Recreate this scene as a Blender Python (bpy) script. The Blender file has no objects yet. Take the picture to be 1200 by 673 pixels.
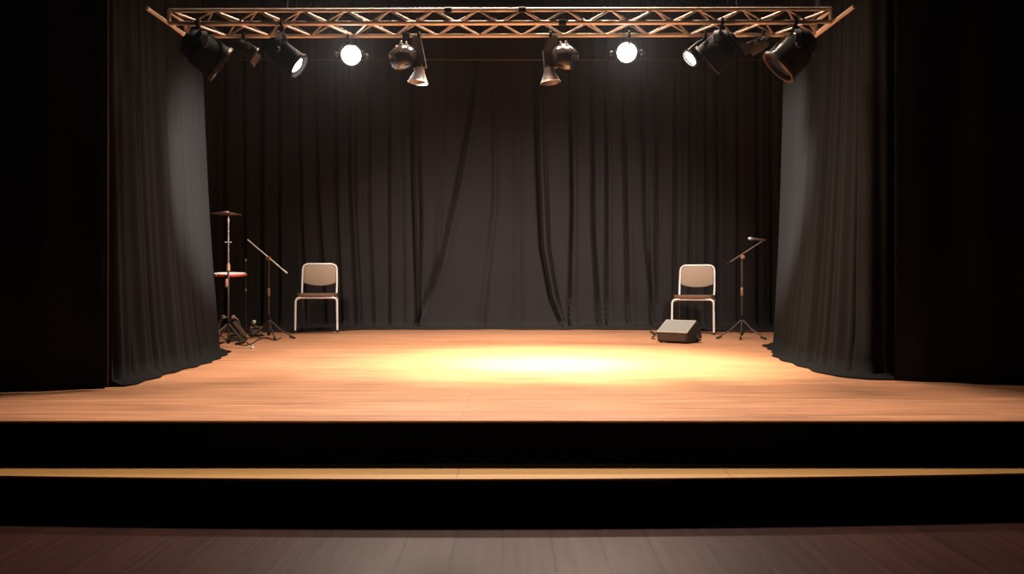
import bpy, math, random
from mathutils import Vector, Matrix

SC = bpy.context.scene
COL = SC.collection
PI = math.pi
random.seed(7)

# ------------------------------------------------------------------ camera, world, light
F = 900.0                      # focal length in pixels of the 1200 px wide frame
EYE = 0.89                     # camera height above the auditorium floor
STEP_Z, STAGE_Z = 0.164, 0.34
EDGE = 3.16                    # stage front edge

cam = bpy.data.cameras.new('camera')
cam.sensor_width = 36.0
cam.lens = 36.0 * F / 1200.0
cam.clip_start = 0.05
cam_o = bpy.data.objects.new('camera', cam)
cam_o.location = (0, 0, EYE)
cam_o.rotation_euler = (PI / 2, 0, 0)
COL.objects.link(cam_o)
SC.camera = cam_o

SC.view_settings.view_transform = 'Standard'
SC.view_settings.look = 'None'
SC.view_settings.gamma = 1.0
SC.view_settings.exposure = 0.0
SC.view_settings.use_curve_mapping = False

world = bpy.data.worlds.new('world')
SC.world = world
world.use_nodes = True
wnt = world.node_tree
wnt.nodes['Background'].inputs['Color'].default_value = (0.5, 0.55, 0.7, 1)
wnt.nodes['Background'].inputs['Strength'].default_value = 0.0
# thin stage haze in the whole hall
hz = wnt.nodes.new('ShaderNodeVolumeScatter')
hz.inputs['Density'].default_value = 0.00013
hz.inputs['Anisotropy'].default_value = 0.8
wnt.links.new(hz.outputs[0], wnt.nodes['World Output'].inputs['Volume'])
SC.cycles.volume_bounces = 0
SC.cycles.max_bounces = 8
SC.cycles.sample_clamp_indirect = 4.0


def spot(name, loc, to, watts, color, angle, blend=1.0, radius=0.08):
    l = bpy.data.lights.new(name, 'SPOT')
    l.energy = watts
    l.color = color
    l.spot_size = math.radians(angle)
    l.spot_blend = blend
    l.shadow_soft_size = radius
    o = bpy.data.objects.new(name, l)
    o.location = loc
    o.rotation_euler = (Vector(to) - Vector(loc)).to_track_quat('-Z', 'Y').to_euler()
    COL.objects.link(o)
    return o


# stage lamps above the top of the frame, with added fill pairs among them
spot('pool_spotlight', (0.30, 5.60, 4.55), (0.26, 5.52, STAGE_Z), 4600, (1.0, 0.88, 0.58), 22, 1.0, 0.15)
spot('pool_spotlight', (0.30, 5.60, 4.55), (0.40, 5.66, STAGE_Z), 3600, (1.0, 0.83, 0.45), 48, 1.0, 0.25)
for sx in (-1, 1):
    spot('stage_flood', (sx * 0.55, 5.25, 4.5), (sx * 0.25, 5.40, STAGE_Z), 950, (1.0, 0.80, 0.64), 106, 1.0, 0.25)
    spot('added_backlight', (sx * 1.0, 7.5, 4.5), (-sx * 0.2, 4.9, STAGE_Z), 700, (1.0, 0.80, 0.64), 68, 1.0, 0.15)  # added unseen pair, deepens the contrast of the side drape folds
    spot('upstage_fill', (sx * 1.3, 7.7, 4.5), (sx * 1.35, 8.2, STAGE_Z), 520, (1.0, 0.82, 0.66), 96, 1.0, 0.2)  # added unseen pair, brightens the rear boards and the chairs
spot('backdrop_flood', (-1.9, 5.3, 3.3), (-0.4, 10.2, 0.62), 660, (1.0, 0.88, 0.83), 58, 1.0, 0.12)
spot('backdrop_flood', (2.1, 5.3, 3.3), (0.95, 10.2, 0.62), 660, (1.0, 0.88, 0.83), 58, 1.0, 0.12)
# added unseen fill above the audience, lifts the middle of the hall floor
spot('hall_fill', (0.0, 1.0, 4.3), (0.08, 2.55, 0.0), 11, (0.90, 0.95, 1.0), 40, 1.0, 0.3)


# ------------------------------------------------------------------ helpers
def at(x, y, d):
    """pixel of the photograph at distance d -> place in the room"""
    return Vector(((x - 600.0) / F * d, d, EYE - (y - 336.5) / F * d))


def on_stage(x, y):
    d = (EYE - STAGE_Z) * F / (y - 336.5)
    return Vector(((x - 600.0) / F * d, d, STAGE_Z))


def frame_from(axis, up=(0, 0, 1)):
    z = Vector(axis).normalized()
    u = Vector(up)
    if abs(z.dot(u)) > 0.98:
        u = Vector((0, 1, 0))
    x = u.cross(z).normalized()
    y = z.cross(x)
    return Matrix((x, y, z)).transposed()


def fillet(pts, r, n=6, closed=False):
    pts = [Vector(p) for p in pts]
    out = []
    for i, p in enumerate(pts):
        if not closed and i in (0, len(pts) - 1):
            out.append(p)
            continue
        a, b = pts[i - 1], pts[(i + 1) % len(pts)]
        u, v = (a - p), (b - p)
        rr = min(r, u.length * 0.48, v.length * 0.48)
        s, e = p + u.normalized() * rr, p + v.normalized() * rr
        for k in range(n + 1):
            t = k / n
            out.append(s * (1 - t) ** 2 + p * 2 * t * (1 - t) + e * t ** 2)
    return out


def smooth_path(pts, n=8):
    pts = [Vector(p) for p in pts]
    P = [pts[0] * 2 - pts[1]] + pts + [pts[-1] * 2 - pts[-2]]
    out = []
    for i in range(1, len(P) - 2):
        p0, p1, p2, p3 = P[i - 1:i + 3]
        for k in range(n):
            t = k / n
            out.append(0.5 * ((2 * p1) + (p2 - p0) * t + (2 * p0 - 5 * p1 + 4 * p2 - p3) * t * t
                              + (3 * p1 - p0 - 3 * p2 + p3) * t ** 3))
    out.append(pts[-1])
    return out


class MB:
    def __init__(self):
        self.v, self.f = [], []

    def add(self, vs, fs):
        n = len(self.v)
        self.v += [Vector(p) for p in vs]
        self.f += [tuple(i + n for i in f) for f in fs]
        return self

    def box(self, c, s, R=None, bev=0.0):
        c = Vector(c)
        hx, hy, hz = s[0] / 2, s[1] / 2, s[2] / 2
        b = min(bev, hx * .9, hy * .9, hz * .9)
        if b <= 0:
            vs = [Vector((x, y, z)) for z in (-hz, hz) for x, y in ((-hx, -hy), (hx, -hy), (hx, hy), (-hx, hy))]
            fs = [(3, 2, 1, 0), (4, 5, 6, 7), (0, 1, 5, 4), (1, 2, 6, 5), (2, 3, 7, 6), (3, 0, 4, 7)]
        else:
            def ring(ix, iy, z):
                r = [(hx - ix, -hy + b), (hx - ix, hy - b), (hx - b, hy - iy), (-hx + b, hy - iy),
                     (-hx + ix, hy - b), (-hx + ix, -hy + b), (-hx + b, -hy + iy), (hx - b, -hy + iy)]
                return [Vector((x, y, z)) for x, y in r]
            rings = [ring(b, b, -hz), ring(0, 0, -hz + b), ring(0, 0, hz - b), ring(b, b, hz)]
            vs = sum(rings, [])
            fs = [tuple(reversed(range(8))), tuple(range(24, 32))]
            for k in range(3):
                for i in range(8):
                    j = (i + 1) % 8
                    fs.append((k * 8 + i, k * 8 + j, k * 8 + 8 + j, k * 8 + 8 + i))
        if R is not None:
            vs = [R @ p for p in vs]
        return self.add([p + c for p in vs], fs)

    def tube(self, pts, r, n=10, closed=False, r2=None):
        pts = [Vector(p) for p in pts]
        m = len(pts)
        if not hasattr(r, '__len__'):
            r = [r] * m
        T = []
        for i in range(m):
            if closed:
                t = pts[(i + 1) % m] - pts[i - 1]
            else:
                t = pts[min(i + 1, m - 1)] - pts[max(i - 1, 0)]
            T.append(t.normalized() if t.length > 1e-9 else Vector((0, 0, 1)))
        up = Vector((0, 0, 1)) if abs(T[0].z) < 0.9 else Vector((1, 0, 0))
        N = (up - T[0] * up.dot(T[0])).normalized()
        vs = []
        for i in range(m):
            N = (N - T[i] * N.dot(T[i]))
            N = N.normalized() if N.length > 1e-6 else T[i].orthogonal().normalized()
            B = T[i].cross(N)
            for k in range(n):
                a = 2 * PI * k / n
                vs.append(pts[i] + (N * math.cos(a) + B * math.sin(a)) * r[i])
        fs = []
        for i in range(m if closed else m - 1):
            j = (i + 1) % m
            for k in range(n):
                l = (k + 1) % n
                fs.append((i * n + k, i * n + l, j * n + l, j * n + k))
        if not closed:
            fs += [tuple(reversed(range(n))), tuple(range((m - 1) * n, m * n))]
        return self.add(vs, fs)

    def lathe(self, prof, c=(0, 0, 0), R=None, n=28):
        """prof: (radius, height) along the axis R*z"""
        vs, rows = [], []
        for r, h in prof:
            if r < 1e-6:
                rows.append([len(vs)])
                vs.append(Vector((0, 0, h)))
            else:
                rows.append(list(range(len(vs), len(vs) + n)))
                vs += [Vector((r * math.cos(2 * PI * k / n), r * math.sin(2 * PI * k / n), h)) for k in range(n)]
        fs = []
        for a, b in zip(rows, rows[1:]):
            for k in range(n):
                l = (k + 1) % n
                if len(a) == 1 and len(b) == 1:
                    continue
                if len(a) == 1:
                    fs.append((a[0], b[l], b[k]))
                elif len(b) == 1:
                    fs.append((a[k], a[l], b[0]))
                else:
                    fs.append((a[k], a[l], b[l], b[k]))
        if R is not None:
            vs = [R @ p for p in vs]
        c = Vector(c)
        return self.add([p + c for p in vs], fs)

    def prism(self, poly, a, b):
        """poly: 2D outline; a, b: functions 2D -> 3D for the two ends"""
        n = len(poly)
        vs = [Vector(a(p)) for p in poly] + [Vector(b(p)) for p in poly]
        fs = [tuple(reversed(range(n))), tuple(range(n, 2 * n))]
        for i in range(n):
            j = (i + 1) % n
            fs.append((i, j, n + j, n + i))
        return self.add(vs, fs)

    def grid(self, fn, nu, nv):
        vs = [fn(i / nu, j / nv) for j in range(nv + 1) for i in range(nu + 1)]
        w = nu + 1
        fs = [(j * w + i, j * w + i + 1, (j + 1) * w + i + 1, (j + 1) * w + i) for j in range(nv) for i in range(nu)]
        return self.add(vs, fs)

    def build(self, name, m, parent=None, off=(0, 0, 0), sharp=0.6, loc=None):
        """off is subtracted from the vertices (the parent's place when built in room coordinates)"""
        off = Vector(loc if loc is not None else off)
        me = bpy.data.meshes.new(name)
        me.from_pydata([tuple(p - off) for p in self.v], [], self.f)
        import bmesh
        bm = bmesh.new()
        bm.from_mesh(me)
        bmesh.ops.recalc_face_normals(bm, faces=bm.faces)
        bm.to_mesh(me)
        bm.free()
        me.polygons.foreach_set('use_smooth', [True] * len(me.polygons))
        me.set_sharp_from_angle(angle=sharp)
        me.materials.append(m)
        o = bpy.data.objects.new(name, me)
        if parent is not None:
            o.parent = parent
        if loc is not None:
            o.location = loc
        COL.objects.link(o)
        return o


def thing(name, label, cat, loc, group=None, rotz=0.0):
    o = bpy.data.objects.new(name, None)
    o.empty_display_size = 0.1
    o.location = loc
    o.rotation_euler = (0, 0, rotz)
    COL.objects.link(o)
    return tag(o, label, cat, group)


def tag(o, label, cat, group=None):
    o['label'] = label
    o['category'] = cat
    if group:
        o['group'] = group
    return o


def struct(o):
    o['kind'] = 'structure'
    return o


def copy_tree(o, parent=None):
    c = o.copy()
    COL.objects.link(c)
    if parent is not None:
        c.parent = parent
    for ch in list(o.children):
        copy_tree(ch, c)
    return c


# ------------------------------------------------------------------ materials
def mat(name, color, rough=0.6, metal=0.0, spec=0.5, sheen=0.0, coat=0.0):
    m = bpy.data.materials.new(name)
    m.use_nodes = True
    b = m.node_tree.nodes['Principled BSDF']
    b.inputs['Base Color'].default_value = (*color, 1)
    b.inputs['Roughness'].default_value = rough
    b.inputs['Metallic'].default_value = metal
    b.inputs['Specular IOR Level'].default_value = spec
    b.inputs['Sheen Weight'].default_value = sheen
    b.inputs['Coat Weight'].default_value = coat
    return m


def vary(m, scale, amount, bump=0.0, stretch=(1, 1, 1), bscale=None):
    """mottles the base colour with a noise and adds a fine bump"""
    nt = m.node_tree
    N, L = nt.nodes, nt.links
    b = N['Principled BSDF']
    tc = N.new('ShaderNodeTexCoord')
    mp = N.new('ShaderNodeMapping')
    mp.inputs['Scale'].default_value = stretch
    L.new(tc.outputs['Object'], mp.inputs['Vector'])
    nz = N.new('ShaderNodeTexNoise')
    nz.inputs['Scale'].default_value = scale
    nz.inputs['Detail'].default_value = 4
    L.new(mp.outputs['Vector'], nz.inputs['Vector'])
    mr = N.new('ShaderNodeMapRange')
    mr.inputs['To Min'].default_value = 1 - amount
    mr.inputs['To Max'].default_value = 1 + amount
    L.new(nz.outputs['Fac'], mr.inputs['Value'])
    c = b.inputs['Base Color'].default_value[:]
    mx = N.new('ShaderNodeMix')
    mx.data_type = 'RGBA'
    mx.blend_type = 'MULTIPLY'
    mx.inputs['Factor'].default_value = 1
    mx.inputs['A'].default_value = c
    L.new(mr.outputs['Result'], mx.inputs['B'])
    L.new(mx.outputs['Result'], b.inputs['Base Color'])
    if bump:
        n2 = N.new('ShaderNodeTexNoise')
        n2.inputs['Scale'].default_value = bscale or scale * 6
        n2.inputs['Detail'].default_value = 3
        L.new(mp.outputs['Vector'], n2.inputs['Vector'])
        bp = N.new('ShaderNodeBump')
        bp.inputs['Strength'].default_value = bump
        bp.inputs['Distance'].default_value = 0.004
        L.new(n2.outputs['Fac'], bp.inputs['Height'])
        L.new(bp.outputs['Normal'], b.inputs['Normal'])
    return m


def wood(name, c1, c2, seam, plank_w, plank_l, turn, rough, spec=0.5, grain=0.35, mortar=0.0016, bump=0.25):
    m = bpy.data.materials.new(name)
    m.use_nodes = True
    nt = m.node_tree
    N, L = nt.nodes, nt.links
    b = N['Principled BSDF']
    tc = N.new('ShaderNodeTexCoord')
    mp = N.new('ShaderNodeMapping')
    mp.inputs['Rotation'].default_value = (0, 0, PI / 2 if turn else 0)
    mp.inputs['Location'].default_value = (0.21, 0.03, 0)
    L.new(tc.outputs['Object'], mp.inputs['Vector'])
    br = N.new('ShaderNodeTexBrick')
    br.offset = 0.37
    br.offset_frequency = 2
    br.inputs['Color1'].default_value = (*c1, 1)
    br.inputs['Color2'].default_value = (*c2, 1)
    br.inputs['Mortar'].default_value = (*seam, 1)
    br.inputs['Scale'].default_value = 1
    br.inputs['Mortar Size'].default_value = mortar
    br.inputs['Mortar Smooth'].default_value = 0.2
    br.inputs['Bias'].default_value = 0.0
    br.inputs['Brick Width'].default_value = plank_l
    br.inputs['Row Height'].default_value = plank_w
    L.new(mp.outputs['Vector'], br.inputs['Vector'])
    m2 = N.new('ShaderNodeMapping')
    m2.inputs['Scale'].default_value = (0.8, 15, 15)
    L.new(mp.outputs['Vector'], m2.inputs['Vector'])
    nz = N.new('ShaderNodeTexNoise')
    nz.inputs['Scale'].default_value = 2.2
    nz.inputs['Detail'].default_value = 6
    nz.inputs['Roughness'].default_value = 0.65
    L.new(m2.outputs['Vector'], nz.inputs['Vector'])
    mr = N.new('ShaderNodeMapRange')
    mr.inputs['From Min'].default_value = 0.3
    mr.inputs['From Max'].default_value = 0.7
    mr.inputs['To Min'].default_value = 1 - grain
    mr.inputs['To Max'].default_value = 1 + grain * 0.5
    L.new(nz.outputs['Fac'], mr.inputs['Value'])
    mx = N.new('ShaderNodeMix')
    mx.data_type = 'RGBA'
    mx.blend_type = 'MULTIPLY'
    mx.inputs['Factor'].default_value = 1
    L.new(br.outputs['Color'], mx.inputs['A'])
    L.new(mr.outputs['Result'], mx.inputs['B'])
    L.new(mx.outputs['Result'], b.inputs['Base Color'])
    r2 = N.new('ShaderNodeMapRange')
    r2.inputs['To Min'].default_value = rough - 0.03
    r2.inputs['To Max'].default_value = rough + 0.03
    L.new(nz.outputs['Fac'], r2.inputs['Value'])
    L.new(r2.outputs['Result'], b.inputs['Roughness'])
    b.inputs['Specular IOR Level'].default_value = spec
    bp = N.new('ShaderNodeBump')
    bp.inputs['Strength'].default_value = bump
    bp.inputs['Distance'].default_value = 0.002
    bp.invert = True
    L.new(br.outputs['Fac'], bp.inputs['Height'])
    L.new(bp.outputs['Normal'], b.inputs['Normal'])
    return m


def emit(name, color, strength):
    m = bpy.data.materials.new(name)
    m.use_nodes = True
    b = m.node_tree.nodes['Principled BSDF']
    b.inputs['Base Color'].default_value = (0.8, 0.8, 0.8, 1)
    b.inputs['Emission Color'].default_value = (*color, 1)
    b.inputs['Emission Strength'].default_value = strength
    return m


M_STAGE = wood('stage_boards', (0.60, 0.295, 0.160), (0.52, 0.245, 0.128), (0.28, 0.12, 0.055), 0.095, 2.3, False, 0.42, 0.4, 0.55)
M_TREAD = wood('tread_boards', (0.50, 0.29, 0.10), (0.43, 0.235, 0.075), (0.2, 0.1, 0.04), 0.32, 1.05, False, 0.45, 0.4, 0.22)
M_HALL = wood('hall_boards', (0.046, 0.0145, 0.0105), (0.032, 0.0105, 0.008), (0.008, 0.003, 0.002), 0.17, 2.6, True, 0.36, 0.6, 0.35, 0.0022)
M_NOSE = vary(mat('nosing_wood', (0.45, 0.24, 0.10), 0.4), 20, 0.2)
M_RISER = vary(mat('riser_black_paint', (0.003, 0.0027, 0.0033), 0.8, spec=0.06), 6, 0.3)
M_WALL = vary(mat('black_wall_paint', (0.006, 0.006, 0.007), 0.9, spec=0.1), 3, 0.3)
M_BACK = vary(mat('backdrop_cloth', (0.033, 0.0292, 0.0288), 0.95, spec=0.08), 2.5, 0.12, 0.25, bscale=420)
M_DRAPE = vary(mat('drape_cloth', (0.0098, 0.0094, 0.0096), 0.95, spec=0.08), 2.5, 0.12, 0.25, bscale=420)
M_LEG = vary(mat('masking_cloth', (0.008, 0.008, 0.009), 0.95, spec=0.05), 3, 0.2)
M_LIT_EDGE = vary(mat('masking_lit_edge', (0.05, 0.021, 0.014), 0.85, spec=0.1), 8, 0.2)  # lamplight on the cloth edge, put into the colour
M_TRUSS = vary(mat('truss_aluminium', (0.80, 0.66, 0.55), 0.42, 0.25), 30, 0.12)
M_LACE = vary(mat('truss_lacing', (0.40, 0.31, 0.25), 0.42, 0.4), 14, 0.4)
M_BLACK = vary(mat('black_steel', (0.006, 0.0055, 0.0055), 0.6, 0.0, 0.15), 30, 0.25)
M_DARKGLOSS = vary(mat('dark_enamel', (0.05, 0.04, 0.036), 0.22, 0.3, 0.6, coat=0.4), 20, 0.2)
M_DARKMATT = vary(mat('dark_yoke_paint', (0.055, 0.045, 0.039), 0.6), 20, 0.2)
M_ALU = vary(mat('brushed_reflector', (0.36, 0.34, 0.33), 0.36, 0.85), 40, 0.15)
M_CHROME = vary(mat('chrome', (0.86, 0.85, 0.84), 0.18, 1.0), 40, 0.04)
M_TUBE = vary(mat('chair_tube_enamel', (0.88, 0.86, 0.82), 0.30, 0.1, 0.6), 40, 0.05)
M_PAD = vary(mat('beige_vinyl', (0.38, 0.285, 0.205), 0.7, spec=0.3), 160, 0.22, 0.2)
M_SEAT = vary(mat('brown_vinyl', (0.17, 0.095, 0.058), 0.6, spec=0.3), 90, 0.2, 0.2)
M_BEZEL = vary(mat('worn_bezel', (0.09, 0.072, 0.06), 0.4, 0.7), 30, 0.3)
M_RUBBER = vary(mat('black_rubber', (0.012, 0.012, 0.012), 0.8), 40, 0.2)
M_STAND = vary(mat('stand_tube', (0.095, 0.066, 0.052), 0.38, 0.5), 30, 0.3)
M_BOOM = vary(mat('bright_boom_tube', (0.55, 0.48, 0.44), 0.35, 0.6), 30, 0.15)
M_COPPER = vary(mat('brown_clutch', (0.26, 0.13, 0.075), 0.45, 0.3), 30, 0.2)
M_RED = vary(mat('red_hoop', (0.45, 0.03, 0.02), 0.35), 20, 0.1)
M_HEAD = vary(mat('white_drum_head', (0.80, 0.78, 0.74), 0.5), 20, 0.06)
M_CYM = vary(mat('dark_cymbal_bronze', (0.16, 0.11, 0.085), 0.4, 0.8), 30, 0.2)
M_WOODY = vary(mat('monitor_front_wood', (0.05, 0.024, 0.012), 0.5), 30, 0.4, stretch=(1, 6, 6))
M_CAB = vary(mat('monitor_black_carpet', (0.020, 0.017, 0.016), 0.85), 120, 0.3, 0.3)
M_GRILLE = vary(mat('monitor_grille', (0.25, 0.245, 0.225), 0.5, 0.3), 300, 0.35, 0.4)
M_FRAME = vary(mat('monitor_grille_frame', (0.55, 0.53, 0.50), 0.4, 0.4), 40, 0.1)
M_CABLE = vary(mat('cable_rubber', (0.016, 0.012, 0.011), 0.55), 40, 0.2)
M_LIT = emit('lit_lens', (1.0, 0.96, 0.90), 30.0)
M_DIM = vary(mat('unlit_lens', (0.02, 0.02, 0.022), 0.1, 0.0, 0.8), 40, 0.1)

# ------------------------------------------------------------------ the setting
W = 5.0
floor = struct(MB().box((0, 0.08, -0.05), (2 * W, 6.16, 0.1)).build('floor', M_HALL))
st = struct(MB().box((0, (EDGE + 11.2) / 2, STAGE_Z - 0.006), (2 * W, 11.2 - EDGE, 0.012)).build('stage_floor', M_STAGE))
struct(MB().box((0, EDGE + 0.022, (STAGE_Z - 0.012) / 2), (2 * W, 0.05, STAGE_Z - 0.012)).build('stage_riser', M_RISER))
struct(MB().box((0, EDGE - 0.003, STAGE_Z - 0.003), (2 * W, 0.006, 0.006), bev=0.002).build('trim_1', M_NOSE))


def step_front(x):
    return 2.903 + 0.0092 * x + 0.0184 * x * x


def step_outline(x0, x1, n=40):
    xs = [x0 + (x1 - x0) * i / n for i in range(n + 1)]
    return [(x, step_front(x)) for x in xs]


SX = 3.25
front = step_outline(-SX, SX)
poly = front + [(SX, EDGE), (-SX, EDGE)]
struct(MB().prism(poly, lambda p: (p[0], p[1], STEP_Z - 0.008), lambda p: (p[0], p[1], STEP_Z)).build('step_tread', M_TREAD))
poly2 = [(x, y + 0.004) for x, y in front] + [(SX, EDGE), (-SX, EDGE)]
struct(MB().prism(poly2, lambda p: (p[0], p[1], 0), lambda p: (p[0], p[1], STEP_Z - 0.008)).build('step_riser', M_RISER))
# pale nosing strip let into the front edge of the tread
ns = [(x, y - 0.004) for x, y in front] + [(x, y + 0.006) for x, y in reversed(front)]
struct(MB().prism(ns, lambda p: (p[0], p[1], STEP_Z - 0.006), lambda p: (p[0], p[1], STEP_Z + 0.001)).build('trim_2', M_NOSE))

CEIL = 4.9
struct(MB().box((-W - 0.05, 4.1, CEIL / 2), (0.1, 14.2, CEIL)).build('wall_left', M_WALL))
struct(MB().box((W + 0.05, 4.1, CEIL / 2), (0.1, 14.2, CEIL)).build('wall_right', M_WALL))
struct(MB().box((0, 11.25, CEIL / 2), (2 * W, 0.1, CEIL)).build('wall_back', M_WALL))
struct(MB().box((0, -3.05, CEIL / 2), (2 * W, 0.1, CEIL)).build('wall_front', M_WALL))
struct(MB().box((0, 4.1, CEIL + 0.05), (2 * W + 0.2, 14.4, 0.1)).build('ceiling', M_WALL))

# ------------------------------------------------------------------ backdrop drapes
DB = 10.3
BT = 4.75


def lerp_tab(tab, y):
    """tab of (x pixel, y pixel) from top to bottom, linear in y, held at the ends"""
    if y <= tab[0][1]:
        if len(tab) > 1:
            (x0, y0), (x1, y1) = tab[0], tab[1]
            return x0 + (x1 - x0) * (y - y0) / (y1 - y0)
        return tab[0][0]
    for (x0, y0), (x1, y1) in zip(tab, tab[1:]):
        if y <= y1:
            return x0 + (x1 - x0) * (y - y0) / (y1 - y0)
    return tab[-1][0]


# creases: (course in the photograph), width, depth, where it starts and ends (pixel rows)
CREASES = [
    ([(262, 60), (262, 384)], .030, .040), ([(284, 60), (286, 384)], .025, .035),
    ([(306, 60), (305, 384)], .028, .050), ([(326, 60), (327, 384)], .022, .050),
    ([(349, 100), (352, 250), (358, 384)], .025, .035), ([(368, 100), (371, 230), (381, 384)], .025, .055),
    ([(391, 100), (393, 250), (400, 384)], .026, .050), ([(408, 120), (410, 220), (418, 384)], .022, .070),
    ([(416, 150), (417, 250), (424, 384)], .016, .040), ([(432, 110), (433, 250), (438, 384)], .018, .040),
    ([(456, 110), (457, 384)], .016, .060), ([(470, 200), (472, 384)], .04, .020),
    ([(482, 100), (484, 220), (489, 384)], .020, .090), ([(492, 190), (494, 260), (491, 384)], .018, .060),
    ([(515, 240), (513, 300), (497, 384)], .04, .030),
    ([(555, 90), (548, 150), (533, 232), (512, 320), (488, 380)], .026, .075),
    ([(581, 90), (580, 240), (564, 384)], .045, .035),
    ([(606, 100), (608, 384)], .06, .020),
    ([(628, 90), (630, 200), (634, 290), (645, 350), (659, 384)], .024, .090),
    ([(640, 200), (643, 290), (652, 345), (662, 384)], .020, .045),
    ([(668, 90), (670, 240), (667, 384)], .020, .085), ([(694, 100), (695, 270), (702, 384)], .024, .080),
    ([(710, 90), (711, 384)], .018, .075), ([(731, 130), (734, 290), (736, 384)], .022, .065),
    ([(753, 120), (756, 270), (767, 384)], .022, .060), ([(760, 230), (763, 384)], .016, .040),
    ([(770, 110), (770, 384)], .02, .045), ([(792, 110), (790, 384)], .024, .055),
    ([(810, 100), (808, 384)], .022, .045), ([(828, 100), (829, 384)], .022, .045),
    ([(842, 100), (842, 384)], .022, .040), ([(866, 90), (866, 384)], .026, .045),
    ([(888, 90), (889, 384)], .026, .045), ([(905, 90), (906, 384)], .026, .045),
]
for k in range(16):                                             # beyond the side drapes
    CREASES.append(([(235 - k * 21, 60), (235 - k * 21, 384)], .03, .05))
    CREASES.append(([(930 + k * 21, 60), (930 + k * 21, 384)], .03, .05))


def back_disp(x, z):
    yp = 336.5 - (z - EYE) * F / DB
    s = 0.012 * math.sin(x * 7.1 + 0.5) + 0.010 * math.sin(x * 12.7 + 1.4 + 0.25 * z) + 0.006 * math.sin(x * 23 - 0.4 * z)
    px = 600 + x / DB * F
    for tab, w, a in CREASES:
        xc = lerp_tab(tab, yp)
        dx = (px - xc) * DB / F
        if abs(dx) > 6 * w:
            continue
        fade = min(1.0, max(0.25, (yp - tab[0][1] + 60) / 110.0))
        q = dx / w
        # a sharp valley with a soft rounded shoulder on its right
        s += fade * 1.7 * a * (math.exp(-q * q) - 0.22 * math.exp(-((q - 2.3) / 1.7) ** 2))
    return s


def pool_len(x):
    L = 0.42 + 0.05 * math.sin(x * 5.1) + 0.03 * math.sin(x * 11.3 + 1)
    L += 0.55 * min(1, max(0, (-x - 1.95) / 0.7)) + 0.50 * min(1, max(0, (x - 2.15) / 0.6))
    return L


TENTS = [(-1.27, .040), (-0.12, .055), (0.68, .075), (1.05, .03), (1.58, .06), (1.80, .05), (-1.62, .03), (-0.65, .025), (2.3, .04), (-2.4, .04)]


def drape_panel(xl, xr, dy, nu, name, label):
    zs = [BT - (BT - STAGE_Z - 0.03) * (j / 56.0) for j in range(57)]
    nv = 56
    pool = 12

    def fn(u, v):
        j = round(v * (nv + pool))
        if j <= nv:
            z = zs[j]
            x = xl(z) + (xr(z) - xl(z)) * u
            d = back_disp(x, z)
            near = max(0.0, 1 - (z - STAGE_Z) / 0.35)
            d -= 0.05 * near ** 2
            return Vector((x, DB + dy + d, z))
        s = (j - nv) / pool
        z0 = zs[-1]
        x = xl(z0) + (xr(z0) - xl(z0)) * u
        x += 0.03 * math.sin(s * 9 + x * 4)
        base = DB + dy + back_disp(x, z0) * (1 - s) - 0.05
        y = base - s * pool_len(x)
        z = STAGE_Z + 0.008 + 0.022 * (1 - s) ** 2
        z += 0.014 * (1 - s * 0.7) * (0.5 + 0.5 * math.sin(x * 9 + s * 6)) * (0.5 + 0.5 * math.sin(s * 14 + x * 3))
        for tx, h in TENTS:
            z += h * math.exp(-((x - tx + 0.1 * s) / 0.07) ** 2) * max(0, 1 - s * 1.3)
        return Vector((x, y, max(z, STAGE_Z + 0.010) - (0.005 if dy else 0)))

    mb = MB().grid(fn, nu, nv + pool)
    o = mb.build(name, M_BACK, loc=(0, DB, STAGE_Z), sharp=3.2)
    md = o.modifiers.new('thickness', 'SOLIDIFY')
    md.thickness = 0.004
    md.offset = 0
    return tag(o, label, 'curtain', 'black backdrop drapes')


def xb(tab):
    return lambda z: (lerp_tab(tab, 336.5 - (z - EYE) * F / DB) - 600) / F * DB


SEAM1 = xb([(483, 100), (485, 220), (489, 384)])
SEAM2 = xb([(629, 90), (631, 200), (635, 290), (646, 350), (660, 384)])
drape_panel(lambda z: -4.4, lambda z: SEAM1(z) + 0.03, 0.0, 330, 'backdrop_drape',
            'black backdrop drape hanging behind the left chair and the percussion stands')
drape_panel(lambda z: SEAM1(z) - 0.02, lambda z: SEAM2(z) + 0.02, 0.035, 230, 'backdrop_drape',
            'narrow middle backdrop drape with a long diagonal crease, between the wide drapes')
drape_panel(lambda z: SEAM2(z) - 0.02, lambda z: 4.4, 0.0, 420, 'backdrop_drape',
            'black backdrop drape hanging behind the right chair and the wedge speaker')

# the pipe that runs across in front of the backdrop
pp = at(640, 70, 9.95)
o = MB().tube([(-4.6, 9.95, pp.z), (4.6, 9.95, pp.z)], 0.008, 10).build('drape_pipe', M_STAND, loc=(0, 9.95, pp.z))
tag(o, 'thin dark horizontal pipe crossing in front of the backdrop high up', 'pipe')


# ------------------------------------------------------------------ side drapes
def path_at(pts, s):
    """pts of (x, y); s 0..1 along the length"""
    seg = [math.dist(a, b) for a, b in zip(pts, pts[1:])]
    t = s * sum(seg)
    for (a, b), l in zip(zip(pts, pts[1:]), seg):
        if t <= l or (b is pts[-1]):
            k = min(1.0, t / l)
            return Vector((a[0] + (b[0] - a[0]) * k, a[1] + (b[1] - a[1]) * k))
        t -= l


def dense(pts):
    return [(p.x, p.y) for p in smooth_path([(a, b, 0) for a, b in pts], 10)]


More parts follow.
